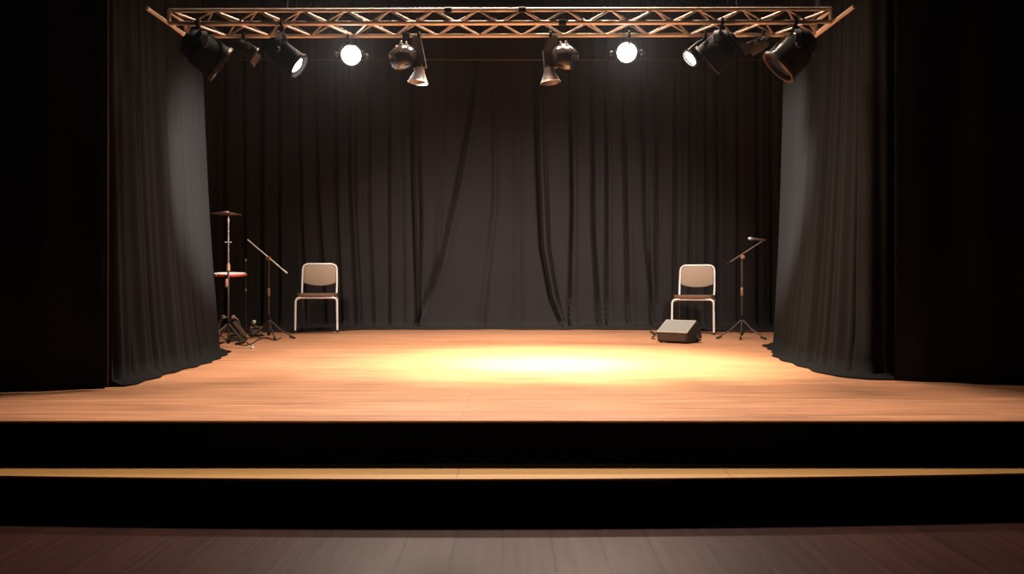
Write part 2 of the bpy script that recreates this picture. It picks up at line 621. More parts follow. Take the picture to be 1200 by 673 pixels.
def side_drape(bottom, top, inward, folds, amp, flare_pow, name, label, nu=360, pools=0.10):
    bottom, top = dense(bottom), dense(top)
    H0, H1 = STAGE_Z + 0.03, 4.8
    nv, pool = 44, 8

    def fold(s, t):
        n, ph, dr = folds
        q = n * s + ph + 0.30 * math.sin(2 * PI * 1.3 * s + ph) + 0.16 * math.sin(2 * PI * 2.9 * s + 2 * ph) + dr * t * math.sin(5 * s + ph)
        big = 0.75 + 0.35 * math.sin(2 * PI * 2.3 * s + 3 * ph)
        return big * (abs(math.sin(PI * q)) ** 0.5 - 0.7) + 0.10 * math.sin(2 * PI * (2.6 * q + 0.2 * t))

    def fn(u, v):
        j = round(v * (nv + pool))
        if j <= nv:
            t = 1 - (j / nv) ** 0.8               # 1 at the top, 0 at the hem
            ss = 0.0
        else:
            t, ss = 0.0, (j - nv) / pool
        b, tp = path_at(bottom, u), path_at(top, u)
        k = (1 - t) ** flare_pow
        p = tp + (b - tp) * k
        e = 0.004
        b1, b0 = path_at(bottom, min(1, u + e)), path_at(bottom, max(0, u - e))
        tan = (b1 - b0).normalized()
        nrm = Vector((tan.y, -tan.x))
        if nrm.x * inward < 0:
            nrm = -nrm
        A = amp(u) * (0.75 + 0.45 * k)
        sq = max(ss, 0.45 * max(0.0, 1 - t / 0.05))
        dd = (fold(u, t) * (1 - sq) + 0.30 * sq) * A
        p = p + nrm * dd
        z = H0 + (H1 - H0) * t
        if ss > 0:
            out = pools * (0.75 + 0.25 * math.sin(u * 31) * math.sin(u * 17 + 1)) * ss
            p = p + nrm * out
            z = STAGE_Z + 0.008 + (H0 - STAGE_Z - 0.008) * (1 - ss) ** 2 + 0.007 * abs(math.sin(u * 60 + ss * 5)) * (1 - ss)
        return Vector((p.x, p.y, z))

    o = MB().grid(fn, nu, nv + pool).build(name, M_DRAPE, loc=(bottom[0][0], bottom[0][1], STAGE_Z), sharp=3.2)
    md = o.modifiers.new('thickness', 'SOLIDIFY')
    md.thickness = 0.004
    md.offset = 0
    return tag(o, label, 'curtain', 'black side drapes of the stage')


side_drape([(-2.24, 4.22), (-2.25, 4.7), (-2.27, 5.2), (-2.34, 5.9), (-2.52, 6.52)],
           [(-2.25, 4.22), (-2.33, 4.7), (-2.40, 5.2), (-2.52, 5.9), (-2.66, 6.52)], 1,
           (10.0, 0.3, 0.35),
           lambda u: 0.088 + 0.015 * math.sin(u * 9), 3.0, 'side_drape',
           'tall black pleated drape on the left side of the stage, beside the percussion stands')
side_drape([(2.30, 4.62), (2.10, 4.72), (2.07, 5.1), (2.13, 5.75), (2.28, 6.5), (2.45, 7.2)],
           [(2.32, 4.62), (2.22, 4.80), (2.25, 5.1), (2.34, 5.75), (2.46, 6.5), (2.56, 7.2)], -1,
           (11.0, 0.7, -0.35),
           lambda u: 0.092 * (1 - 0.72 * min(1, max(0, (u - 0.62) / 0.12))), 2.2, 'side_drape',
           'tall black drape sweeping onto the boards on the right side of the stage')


# black masking legs beside the stage opening
def masking(p0, p1, name, label, edge_sign):
    a, b = Vector(p0), Vector(p1)
    t = (b - a).normalized()
    n = Vector((t.y, -t.x))

    def fn(u, v):
        q = a + (b - a) * u + n * (0.018 * math.sin(u * 46) + 0.012 * math.sin(u * 23 + 1)) * min(1, u * 8)
        return Vector((q.x, q.y, STAGE_Z + 0.006 + (4.85 - STAGE_Z) * v))
    o = MB().grid(fn, 150, 6).build(name, M_LEG, loc=(a.x, a.y, STAGE_Z), sharp=3.2)
    md = o.modifiers.new('thickness', 'SOLIDIFY')
    md.thickness = 0.006
    md.offset = 0
    return tag(o, label, 'curtain', 'black masking legs')


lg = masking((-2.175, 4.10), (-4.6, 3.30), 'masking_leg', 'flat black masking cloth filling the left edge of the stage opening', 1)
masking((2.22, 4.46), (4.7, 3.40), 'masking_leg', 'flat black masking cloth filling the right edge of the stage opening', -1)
# brownish strip standing in for light caught on the left leg's onstage edge
MB().tube([(-2.163, 4.105, STAGE_Z + 0.02), (-2.163, 4.105, 4.84)], 0.007, 8).build('lit_edge_strip', M_LIT_EDGE, lg, off=lg.location)

# ------------------------------------------------------------------ truss
DF, DK = 4.60, 4.835
ZB, ZT = EYE + 309.0 / F * DF, EYE + 324.0 / F * DF
XL, XR = (198 - 600) / F * DF, (974 - 600) / F * DF
RISE = 0.010


def tr(x, y, z):
    return Vector((x, y, z + RISE * (x - XL) / (XR - XL)))


truss = thing('lighting_truss', 'long metal lattice truss spanning the stage with spotlights clamped under it', 'truss', ((XL + XR) / 2, DF, ZB))
TO = truss.location
for (y, z) in ((DF, ZB), (DF, ZT), (DK, ZB), (DK, ZT)):
    MB().tube([tr(XL, y, z), tr(XR, y, z)], 0.0125, 12).build('chord', M_TRUSS, truss, TO)


def zigzag(p, q, n, ph, r):
    """p, q: functions x -> point on the two chords"""
    pts = []
    for i in range(n + 1):
        x = XL + (XR - XL) * i / n
        pts.append((p if (i + ph) % 2 == 0 else q)(x))
    return MB().tube(fillet(pts, 0.018, 4), r, 8)


NZ = 30
zigzag(lambda x: tr(x, DF, ZT), lambda x: tr(x, DF, ZB), NZ, 0, 0.0062).build('lacing', M_LACE, truss, TO)
zigzag(lambda x: tr(x, DF, ZB), lambda x: tr(x, DK, ZB), NZ, 1, 0.0062).build('lacing', M_LACE, truss, TO)
zigzag(lambda x: tr(x, DK, ZT), lambda x: tr(x, DK, ZB), NZ, 1, 0.0062).build('lacing', M_LACE, truss, TO)
zigzag(lambda x: tr(x, DF, ZT), lambda x: tr(x, DK, ZT), NZ, 0, 0.0062).build('lacing', M_LACE, truss, TO)
for x in (XL, XR):                                              # square end frames
    c = [tr(x, DF, ZB), tr(x, DF, ZT), tr(x, DK, ZT), tr(x, DK, ZB)]
    MB().tube(fillet(c, 0.01, 3, True), 0.011, 10, closed=True).build('end_frame', M_TRUSS, truss, TO)
# side bars running towards the audience
for s, (xa, ya), (xc, yc) in ((-1, (172, 12), (222, 41)), (1, (1001, 9), (955, 37))):
    f0 = at(xa, ya, 4.38)
    b0 = at(xc, yc, DK + 0.02)
    z = ZB + (RISE if s > 0 else 0)
    MB().tube([(f0.x, f0.y, z + 0.012), (b0.x, b0.y, z - 0.004)], 0.011, 10).build('side_bar', M_TRUSS, truss, TO)
# dark sleeves where the sections are bolted together
for x, y, z in ((525, DF, ZT), (612, DF, ZT), (659, DF, ZB), (476, DK, ZB)):
    X = (x - 600) / F * y
    MB().tube([tr(X - 0.022, y, z), tr(X + 0.022, y, z)], 0.0175, 12).build('sleeve', M_BLACK, truss, TO)
for x in (-1.35, 1.35):                                         # steel slings up to the ceiling
    MB().tube([tr(x, DF, ZT), (x, (DF + DK) / 2, ZT + 0.4), (x, (DF + DK) / 2, CEIL)], 0.004, 6).build('sling', M_BLACK, truss, TO)
    MB().tube([tr(x, DK, ZT), (x, (DF + DK) / 2, ZT + 0.4)], 0.004, 6).build('sling', M_BLACK, truss, TO)


# ------------------------------------------------------------------ spotlights
def clamp_mb(p, chord_r=0.0125):
    """hook clamp round the chord at p, stub below"""
    m = MB()
    ring = [Vector((p[0], p[1] + 0.021 * math.cos(a), p[2] + 0.021 * math.sin(a))) for a in [2 * PI * k / 16 for k in range(16)]]
    m.tube(ring, 0.008, 8, closed=True)
    m.box((p[0], p[1], p[2] - 0.036), (0.032, 0.03, 0.026), bev=0.004)
    m.tube([(p[0], p[1], p[2] - 0.03), (p[0], p[1], p[2] - 0.065)], 0.007, 8)
    return m


def strap(m, pts, w, t, wdir):
    """flat bar following pts, width along wdir"""
    wdir = Vector(wdir).normalized()
    pts = [Vector(p) for p in pts]
    vs = []
    for i, p in enumerate(pts):
        tg = (pts[min(i + 1, len(pts) - 1)] - pts[max(i - 1, 0)]).normalized()
        nn = tg.cross(wdir).normalized()
        for a, b in ((-1, -1), (1, -1), (1, 1), (-1, 1)):
            vs.append(p + wdir * a * w / 2 + nn * b * t / 2)
    fs = [(3, 2, 1, 0), tuple(range(len(vs) - 4, len(vs)))]
    for i in range(len(pts) - 1):
        for k in range(4):
            l = (k + 1) % 4
            fs.append((i * 4 + k, i * 4 + l, i * 4 + 4 + l, i * 4 + 4 + k))
    return m.add(vs, fs)


SPOTS = 'stage spotlights hung from the truss'


def par_can(label, hang, centre, axis, r, L, lit=False, shell=M_BLACK, bezel=M_DARKMATT, frame=True, doors=0, glow=None, lens_r=None):
    hang, centre, a = Vector(hang), Vector(centre), Vector(axis).normalized()
    root = thing('stage_spotlight', label, 'spotlight', hang, SPOTS)
    R = frame_from(a)
    clamp_mb(hang).build('clamp', M_BLACK, root, hang)
    side = R @ Vector((1, 0, 0))
    if abs(side.z) > 0.5:
        side = Vector((1, 0, 0))
    w = r + 0.016
    top = hang + Vector((0, 0, -0.06))
    ya = Vector((side.x, side.y, 0)).normalized()
    yk = MB()
    sh = centre + Vector((0, 0, r * 0.75))
    sh.z = min(top.z - 0.01, max(sh.z, centre.z))
    pts = [centre - ya * w, Vector((sh.x - ya.x * w, sh.y - ya.y * w, sh.z)), top - ya * w * 0.45, top + ya * w * 0.45,
           Vector((sh.x + ya.x * w, sh.y + ya.y * w, sh.z)), centre + ya * w]
    wd = Vector((0, 0, 1)).cross(ya)
    strap(yk, fillet(pts, 0.03, 4), 0.030, 0.004, wd)
    y = yk.build('yoke', M_DARKMATT, root, hang)
    for s in (-1, 1):
        q = centre + ya * s * (w + 0.004)
        MB().lathe([(0, 0), (0.016, 0), (0.018, 0.006), (0.014, 0.018), (0, 0.02)], q, frame_from(ya * s), 12) \
            .build('tilt_knob', M_RUBBER, y, hang)
    prof = [(0, -L * .52), (r * .35, -L * .52), (r * .42, -L * .46), (r * .72, -L * .42), (r * .80, -L * .20), (r * .97, -L * .10),
            (r, -L * .06), (r, L * .44), (r * 1.05, L * .45), (r * 1.05, L * .5), (r * .93, L * .5), (r * .90, L * .30), (0, L * .30)]
    body = MB().lathe(prof, centre, R, 32)
    for k in range(3):                                          # cooling ribs round the back
        h = -L * (.36 - .06 * k)
        body.lathe([(r * .76, h), (r * .86, h + .002), (r * .86, h + .006), (r * .76, h + .008)], centre, R, 32)
    body.build('housing', shell, root, hang)
    MB().lathe([(r * .94, L * .46), (r * 1.10, L * .46), (r * 1.10, L * .53), (r * .94, L * .53), (r * .94, L * .46)], centre, R, 32) \
        .build('bezel', bezel, root, hang)
    lr = lens_r or r * .90
    lens = MB().lathe([(0, L * .50), (lr * .6, L * .485), (lr, L * .44), (lr, L * .42), (0, L * .42)], centre, R, 32)
    lens.build('lens', M_LIT if lit else M_DIM, root, hang)
    for k in range(doors):
        ang = (0, PI / 2, PI, 3 * PI / 2)[k]
        u = R @ Vector((math.cos(ang), math.sin(ang), 0))
        v = R @ Vector((-math.sin(ang), math.cos(ang), 0))
        p0 = centre + a * L * .53 + u * r * 1.02
        outd = (a * 0.78 + u * 0.62).normalized()
        d = MB()
        nn = outd.cross(v).normalized() * 0.0015
        q = [p0 - v * r * .8, p0 + v * r * .8, p0 + outd * r * 1.1 + v * r * 1.05, p0 + outd * r * 1.1 - v * r * 1.05]
        d.add([p + nn for p in q] + [p - nn for p in q], [(0, 1, 2, 3), (7, 6, 5, 4), (0, 4, 5, 1), (1, 5, 6, 2), (2, 6, 7, 3), (3, 7, 4, 0)])
        d.build('barn_door', bezel, root, hang)
    if glow:
        watts, col, angle, target = glow
        lo = spot('lamp', centre + a * (L * .53 + 0.02), target, watts, col, angle, 0.8, 0.05)
        lo.parent = root
        lo.location = lo.location - hang
    return root


def hang_pt(px, back=False):
    y = DK if back else DF
    return tr((px - 600) / F * y, y, ZB)


# outer left, black can pointing down to the right
par_can('large black spotlight at the left end of the truss, tilted down to the right', hang_pt(232), at(238, 60, 4.58), (.80, .40, -.58), .108, .24,
        bezel=M_BEZEL)
# small one with a tan barn door
par_can('small dark spotlight with one tan door, second from the left end of the truss', hang_pt(286, True), at(288, 57, DK), (.75, .45, -.48), .045, .12, doors=1, bezel=M_STAND)
# inner left, lit, pointing right towards the right drape
par_can('black spotlight with a lit oval lens near the left end, aimed right', hang_pt(330), at(331, 64, 4.60), (.72, .0, -.52), .075, .24, lit=True, lens_r=.048,
        bezel=M_BLACK, glow=(3000, (1.0, .93, .88), 32, (2.52, 6.9, 1.75)))
# two lit lamps facing the hall
for px, py, lab in ((408, 63, 'dazzling round lit spotlight facing the hall, left of the truss middle'),
                    (737, 60, 'dazzling round lit spotlight facing the hall, right of the truss middle')):
    c = at(px, py, DK)
    par_can(lab, hang_pt(px, True), c + Vector((0, 0.10, 0.02)), (-(c.x) * .18, -1, -.28), .066, .2, lit=True,
            glow=(900, (1.0, .95, .92), 50, (c.x * 0.4, -1.0, 1.2)))
# inner right, lit, pointing left towards the left drape
par_can('small spotlight with a lit oval lens near the right end, aimed left', hang_pt(826, True), at(821, 58, DK + .02), (-.66, -.15, -.58), .054, .19, lit=True,
        glow=(3000, (1.0, .93, .88), 32, (-2.55, 6.2, 1.75)))
par_can('black unlit spotlight tilted down to the left, beside the lit oval one on the right', hang_pt(846), at(845, 57, 4.58), (-.74, .42, -.62), .098, .20, bezel=M_BEZEL)
par_can('small brown spotlight with a side bracket, second from the right end of the truss', hang_pt(894, True), at(890, 52, DK), (-.75, .35, -.35), .045, .12, doors=1, bezel=M_STAND, shell=M_DARKMATT)
par_can('large glossy brown spotlight at the right end of the truss, tilted down to the left', hang_pt(932), at(931, 61, 4.58), (-.66, .12, -.66), .112, .25,
        shell=M_DARKGLOSS, bezel=M_STAND)


# the pair of round cans with a bright cone below, either side of the middle
def twin(label, px_yoke, px_can, px_cone, sgn):
    hang = hang_pt(px_yoke, True)
    d = DK
    root = thing('stage_spotlight', label, 'spotlight', hang, SPOTS)
    clamp_mb(hang).build('clamp', M_BLACK, root, hang)
    # tapered hanging arm
    A = [at(px_yoke + sgn * 3 - 4, 44, d), at(px_yoke + sgn * 3 + 5, 44, d), at(px_yoke + 9, 79, d), at(px_yoke - 7, 81, d), at(px_yoke - 9, 60, d)]
    m = MB()
    A = [Vector(p) for p in A]
    th = Vector((0, 0.022, 0))
    m.add([p - th for p in A] + [p + th for p in A], [(0, 1, 2, 3, 4), (9, 8, 7, 6, 5)] + [(i, (i + 1) % 5, (i + 1) % 5 + 5, i + 5) for i in range(5)])
    arm = m.build('hanger_arm', M_DARKMATT, root, hang)
    c = at(px_can, 67, d - .05)
    a = Vector((sgn * .80, -.42, -.42)).normalized()
    R = frame_from(a)
    r, L = .073, .15
    prof = [(0, -L * .55), (r * .5, -L * .52), (r * .86, -L * .34), (r, -L * .05), (r * .98, L * .2), (r * .86, L * .42), (r * .74, L * .5),
            (r * .70, L * .5), (r * .6, L * .36), (0, L * .30)]
    MB().lathe(prof, c, R, 36).build('round_can', M_DARKGLOSS, root, hang)
    MB().lathe([(0, L * .40), (r * .5, L * .38), (r * .66, L * .33), (0, L * .33)], c, R, 28).build('lens', M_DIM, root, hang)
    for dx, dz, rr in ((-.020, .082, .009), (.012, .088, .010), (.040, .060, .008), (.045, .035, .009)):
        q = c + Vector((-sgn * dx * -1, -.02, dz))
        MB().lathe([(0, 0), (rr, 0), (rr, .012), (rr * .6, .018), (0, .018)], q - Vector((0, 0, .01)), None, 10) \
            .build('adjuster_screw', M_CHROME, root, hang)
    MB().box(c + Vector((0, -.02, .066)), (.06, .02, .014), bev=.003).build('adjuster_plate', M_CHROME, root, hang)
    p = at(px_cone, 97, d - .02)
    q = at(px_cone + 0, 79, d - .02)
    MB().lathe([(.020, 0), (.028, -.004), (.034, -.03), (.060, -.088), (.066, -.096), (.062, -.098), (.056, -.088), (.028, -.03), (0, -.02)],
               q, Matrix.Rotation(-sgn * 0.12, 3, 'Y'), 28).build('reflector_cone', M_ALU, root, hang)
    MB().lathe([(0, 0.02), (.018, 0.02), (.020, -.012), (0, -.016)], q, None, 16).build('cone_socket', M_DARKMATT, root, hang)
    return root


twin('round brown spotlight facing left with a silver cone below, left of centre', 491, 473, 492, -1)
twin('round brown spotlight facing right with a silver cone below, right of centre', 645, 661, 643, 1)


# ------------------------------------------------------------------ chairs
def make_chair(label, loc, rotz):
    root = thing('stacking_chair', label, 'chair', loc, 'stacking chairs on the stage', rotz)
    w, r = 0.235, 0.0115
    zf = 0.405
    # front legs and the bar under the seat front, one bent tube
    fpts = [(-w - .004, -.215, .012), (-w, -.205, zf), (w, -.205, zf), (w + .004, -.215, .012)]
    f = MB().tube(fillet(fpts, 0.055, 8), r, 14).build('front_leg_frame', M_TUBE, root)
    bw = 0.207
    bpts = [(-bw + .004, .16, .40), (-bw, .215, .56), (-bw + .006, .255, .812), (bw - .006, .255, .812), (bw, .215, .56), (bw - .004, .16, .40)]
    MB().tube(fillet(bpts, 0.075, 9), r, 14).build('back_frame', M_TUBE, root)
    for s in (-1, 1):
        MB().tube([(s * (w - .045), .12, zf - .01), (s * (w - .035), .18, .20), (s * (w - .02), .25, .012)], r * .85, 12).build('rear_leg', M_STAND, root)
        MB().tube([(s * w, -.2, zf - .03), (s * (w - .02), .16, zf - .012)], r * .8, 10).build('side_rail', M_TUBE, root)
    for x, y in ((-w - .004, -.215), (w + .004, -.215), (-w + .02, .25), (w - .02, .25)):
        MB().lathe([(0, 0), (.014, 0), (.0155, .006), (.0145, .026), (.009, .028)], (x, y, 0), None, 12).build('rubber_foot', M_RUBBER, root)

    # padded seat, rounded slab
    def pad(nx, cz, hx, hy, hz, pw=5.0):
        m = MB()
        n, k = 40, 10
        rows = []
        vs, fs = [], []
        for j in range(k + 1):
            ph = -PI / 2 + PI * j / k
            zz = math.copysign(abs(math.sin(ph)) ** (0.45), math.sin(ph)) * hz
            sc = abs(math.cos(ph)) ** 0.30
            for i in range(n):
                th = 2 * PI * i / n
                ct, sn = math.cos(th), math.sin(th)
                x = math.copysign(abs(ct) ** (2 / pw), ct)
                y = math.copysign(abs(sn) ** (2 / pw), sn)
                e = sc if j not in (0, k) else 0.55
                ee = max(e, 0.0)
                vs.append((x * hx * (1 - .06 * (1 - ee)), y * hy * (1 - .06 * (1 - ee)), zz))
        for j in range(k):
            for i in range(n):
                l = (i + 1) % n
                fs.append((j * n + i, j * n + l, (j + 1) * n + l, (j + 1) * n + i))
        fs += [tuple(reversed(range(n))), tuple(range(k * n, (k + 1) * n))]
        return vs, fs
    vs, fs = pad(0, 0, .230, .215, .019)
    m = MB().add([(x, y - .02, z + zf + .032 + .018 * (y / .215 < -.0) * 0) for x, y, z in vs], fs)
    m.build('seat', M_SEAT, root)
    # back pad: flat top edge with round corners, gently curved lower edge
    out = []
    hw = .192
    for i in range(25):                                         # bottom, bowed
        t = -1 + 2 * i / 24
        out.append((t * hw * .985, .545 + .035 * (abs(t) ** 2.4)))
    for k in range(9):
        a = PI / 2 * k / 8
        out.append((hw - .07 + .07 * math.cos(a), .732 + .07 * math.sin(a)))
    for k in range(9):
        a = PI / 2 + PI / 2 * k / 8
        out.append((-hw + .07 + .07 * math.cos(a), .732 + .07 * math.sin(a)))

    def lean(z):
        return .215 + (z - .56) / (.812 - .56) * .04
    cz = .67
    rings = []
    for sc, yo in ((.90, -.021), (.965, -.018), (1.0, -.009), (1.0, .009), (.965, .016), (.90, .018)):
        rings.append([(x * sc, lean(cz + (z - cz) * sc) + yo + .03 * (1 - (x / hw) ** 2) * .5, cz + (z - cz) * sc) for x, z in out])
    n = len(out)
    vs = sum(rings, [])
    fs = [tuple(range(n)), tuple(reversed(range(5 * n, 6 * n)))]
    for k in range(5):
        for i in range(n):
            l = (i + 1) % n
            fs.append((k * n + i, k * n + l, (k + 1) * n + l, (k + 1) * n + i))
    MB().add(vs, fs).build('back_pad', M_PAD, root)
    return root


CH1 = Vector(((371.5 - 600) / F * 9.1, 9.15, STAGE_Z + 0.020))
CH2 = Vector(((815 - 600) / F * 9.05, 9.08, STAGE_Z + 0.0))
chair = make_chair('chrome framed chair with beige back pad standing left, near the mic stands', CH1, math.radians(9))
chair2 = copy_tree(chair)
chair2.location = CH2
chair2.rotation_euler = (0, 0, math.radians(-20))
chair2['label'] = 'chrome framed chair with beige back pad standing right, behind the wedge speaker'

# ------------------------------------------------------------------ wedge monitor
MW = Vector((1.655, 7.62, STAGE_Z))
mon = thing('wedge_monitor', 'black wedge floor speaker with grey grille in front of the right chair', 'speaker', MW, None, math.radians(-40))
hw = 0.165
# side profile (y forward is negative), z up
prof = [(-.135, .012), (-.145, .100), (.055, .212), (.105, .205), (.175, .060), (.160, .012)]
mb = MB().prism(prof, lambda p: (-hw, p[0], p[1]), lambda p: (hw, p[0], p[1]))
cab = mb.build('cabinet', M_CAB, mon, sharp=0.3)
bv = cab.modifiers.new('edges', 'BEVEL')
bv.width = 0.008
bv.segments = 3
g0, g1 = Vector((0, -.145, .100)), Vector((0, .055, .212))
gd = (g1 - g0).normalized()
gn = Vector((0, -gd.z, gd.y))
gl = (g1 - g0).length
RG = Matrix((Vector((1, 0, 0)), gd, Vector((1, 0, 0)).cross(gd))).transposed()
gc = (g0 + g1) / 2
up = Vector((1, 0, 0)).cross(gd)
MB().box(gc + up * .004, (2 * hw - .016, gl - .016, .010), RG, bev=.003).build('grille', M_GRILLE, mon)
fr = MB()
for s in (-1, 1):
    fr.box(gc + up * .006 + Vector((s * (hw - .005), 0, 0)), (.008, gl - .004, .012), RG, bev=.002)
    fr.box(gc + up * .006 + gd * s * (gl / 2 - .005), (2 * hw - .004, .008, .012), RG, bev=.002)
fr.build('grille_frame', M_FRAME, mon)
MB().box((0, -.1445, .056), (2 * hw - .03, .008, .068), Matrix.Rotation(-0.11, 3, 'X'), bev=.003).build('front_panel', M_WOODY, mon)
for s in (-1, 1):
    hd = MB().lathe([(0, 0), (.034, 0), (.036, .008), (.028, .022), (.016, .026), (0, .026)], (s * (hw - .002), .075, .050), frame_from((s, 0, 0)), 20)
    hd.build('side_knob', M_RUBBER, mon)
MB().lathe([(0, 0), (.012, 0), (.012, .014), (0, .016)], (hw + .022, .06, .046), frame_from((1, -.3, 0)), 12).build('socket', M_CHROME, mon)
for i, (x, y) in enumerate(((-hw + .03, -.11), (hw - .03, -.11), (-hw + .03, .11), (hw - .03, .11))):
    MB().lathe([(0, 0), (.016, 0), (.018, .013), (0, .013)], (x, y, 0), None, 12).build('rubber_foot', M_RUBBER, mon)

# lead coming out of the wedge on the left
pts = [on_stage(771, 396) + Vector((0.03, .02, .05)), on_stage(768, 394) + Vector((0, 0, .03)), on_stage(764, 391) + Vector((0, 0, .02)), on_stage(762, 389) + Vector((0, 0, .008)),
       on_stage(766, 392.5) + Vector((0, 0, .007)), on_stage(770, 391) + Vector((0, 0, .007)), on_stage(764, 397) + Vector((0, 0, .007)), on_stage(768, 398) + Vector((0, 0, .007))]
o = MB().tube(smooth_path(pts, 8), .006, 8).build('speaker_cable', M_CABLE, loc=on_stage(766, 394))
tag(o, 'short black cable curling on the boards left of the wedge speaker', 'cable')


# ------------------------------------------------------------------ stands
def tripod(root, c, top_z, collar_z, reach, angles, r=.009, mat_=M_STAND, tip=M_RUBBER, bright=None):
    """pole with a collar, struts and three legs; c is the place on the stage"""
    R0 = root.location
    MB().tube([(c.x, c.y, c.z + .055), (c.x, c.y, top_z)], r, 12).build('pole', mat_, root, R0)
    MB().lathe([(r, -.03), (r + .008, -.028), (r + .009, .022), (r + .004, .03), (r, .03)], (c.x, c.y, collar_z), None, 14).build('collar', M_BLACK, root, R0)
    MB().lathe([(0, -.004), (.014, 0), (.016, .03), (.009, .035)], (c.x, c.y, c.z + .035), None, 14).build('bottom_hub', M_BLACK, root, R0)
    for i, (ang, rl) in enumerate(zip(angles, reach)):
        u = Vector((math.cos(ang), math.sin(ang), 0))
        foot = Vector((c.x, c.y, c.z + .013)) + u * rl
        j = Vector((c.x, c.y, collar_z - .03)) + u * .012
        mid = Vector((c.x, c.y, c.z)) + u * rl * .45 + Vector((0, 0, (collar_z - c.z) * .42))
        lg = MB().tube([j, mid, foot + Vector((0, 0, .004))], .0075, 8).build('leg', mat_, root, R0)
        br = MB().tube([Vector((c.x, c.y, c.z + .06)) + u * .01, mid], .005, 8)
        br.build('strut', mat_, lg, R0)
        t = MB().tube([foot - u * .05 + Vector((0, 0, .012)), foot, foot + u * .012], [.011, .012, .009], 10)
        t.build('foot_tip', (M_HEAD if bright == i else tip), lg, R0)


# tall stand with a small cymbal, left
c = on_stage(267.5, 407)
tall = thing('cymbal_stand', 'tallest thin stand, rising at the edge of the left side drape', 'stand', c)
ztop = at(0, 250, c.y).z
tripod(tall, c, ztop, c.z + .24, (.36, .30, .33), (-0.62, 2.45, 0.9 + PI), bright=0)
MB().lathe([(.006, 0), (.013, .004), (.013, .02), (.006, .024)], (c.x, c.y, ztop - .075), None, 12).build('tilter', M_COPPER, tall, c)
MB().tube([(c.x - .03, c.y - .004, at(0, 284, c.y).z), (c.x + .03, c.y - .004, at(0, 284, c.y).z)], .005, 8).build('wing_screw', M_BOOM, tall, c)
MB().lathe([(.010, 0), (.019, .006), (.017, .06), (.010, .075)], (c.x, c.y, at(0, 318, c.y).z), None, 12).build('height_clutch', M_COPPER, tall, c)
MB().lathe([(.010, 0), (.016, .006), (.016, .07), (.010, .08)], (c.x - .014, c.y - .004, at(0, 337, c.y).z), None, 12).build('drum_clamp', M_COPPER, tall, c)
cy = Vector((c.x, c.y, ztop + .004))
cp = [(.005, .012), (.022, .012), (.034, .002), (.09, -.006), (.135, -.013), (.136, -.010), (.09, -.003), (.034, .005), (.024, .016), (.005, .016), (.005, .012)]
o = MB().lathe(cp, (cy.x - .02, cy.y, cy.z), Matrix.Rotation(.03, 3, 'Y'), 40).build('cymbal', M_CYM, loc=cy)
tag(o, 'small flat dark cymbal on top of the tallest stand', 'cymbal')

# shallow red hand drum held on the stand
q = at(269.5, 322, c.y + .172)
hd = thing('hand_drum', 'shallow hand drum with red hoop and white head, held by the tallest stand', 'drum', q)
RT = Matrix.Rotation(math.radians(5.5), 3, 'X') @ Matrix.Rotation(math.radians(1), 3, 'Y')
rr = .143
MB().lathe([(rr - .008, -.009), (rr + .002, -.009), (rr + .004, -.005), (rr + .003, .008), (rr - .002, .011), (rr - .008, .010), (rr - .008, -.009)], (0, 0, 0), RT, 48).build('hoop', M_RED, hd)
MB().lathe([(0, .011), (rr - .02, .0115), (rr - .003, .0135), (rr - .003, .009), (0, .008)], (0, 0, 0), RT, 48).build('drum_head', M_HEAD, hd)
for k in range(8):
    a = 2 * PI * k / 8 + .2
    p = RT @ Vector(((rr + .006) * math.cos(a), (rr + .006) * math.sin(a), .002))
    MB().lathe([(0, -.010), (.006, -.010), (.006, .008), (0, .010)], p, RT, 8).build('tension_lug', M_COPPER, hd)

# short thin stand right behind the drum
s0 = on_stage(288, 399.5)
s0 = Vector(((288 - 600) / F * 9.1, 9.1, STAGE_Z))
zt = at(0, 304, s0.y).z
ss = thing('straight_stand', 'short thin black straight stand just right of the red hand drum', 'stand', s0)
MB().tube([(0, 0, .02), (0, 0, zt - s0.z)], .007, 10).build('pole', M_STAND, ss)
MB().lathe([(0, 0), (.10, 0), (.105, .008), (.09, .018), (.02, .026), (0, .026)], (0, 0, 0), None, 32).build('round_base', M_BLACK, ss)
for zz, rr_ in ((zt - s0.z - .01, .011), (at(0, 322, s0.y).z - s0.z, .013), (at(0, 340, s0.y).z - s0.z, .010)):
    MB().lathe([(.006, -.016), (rr_, -.012), (rr_, .012), (.006, .016)], (0, 0, zz), None, 12).build('collar', M_BOOM, ss)


# boom stands
def boom_stand(label, c, top_px, collar_px, b0, b1, reach, angles, boom_mat, knob_mat, dy=0.0):
    root = thing('boom_stand', label, 'stand', c, 'microphone boom stands')
    zt = at(0, top_px, c.y).z
    tripod(root, c, zt, at(0, collar_px, c.y).z, reach, angles)
    MB().lathe([(.009, -.02), (.014, -.016), (.015, .06), (.009, .07)], (c.x, c.y, c.z + (zt - c.z) * .55), None, 12).build('height_clutch', M_COPPER, root, c)
    p0, p1 = at(b0[0], b0[1], c.y - .02), at(b1[0], b1[1], c.y - .02)
    MB().tube([p0, p1], .0075, 10).build('boom', boom_mat, root, c)
    j = Vector((c.x, c.y - .008, zt + .005))
    MB().lathe([(0, -.03), (.020, -.026), (.024, -.008), (.024, .008), (.018, .022), (0, .026)], j, frame_from((0, 1, 0)), 16).build('boom_clutch', knob_mat, root, c)
    return root, p0, p1


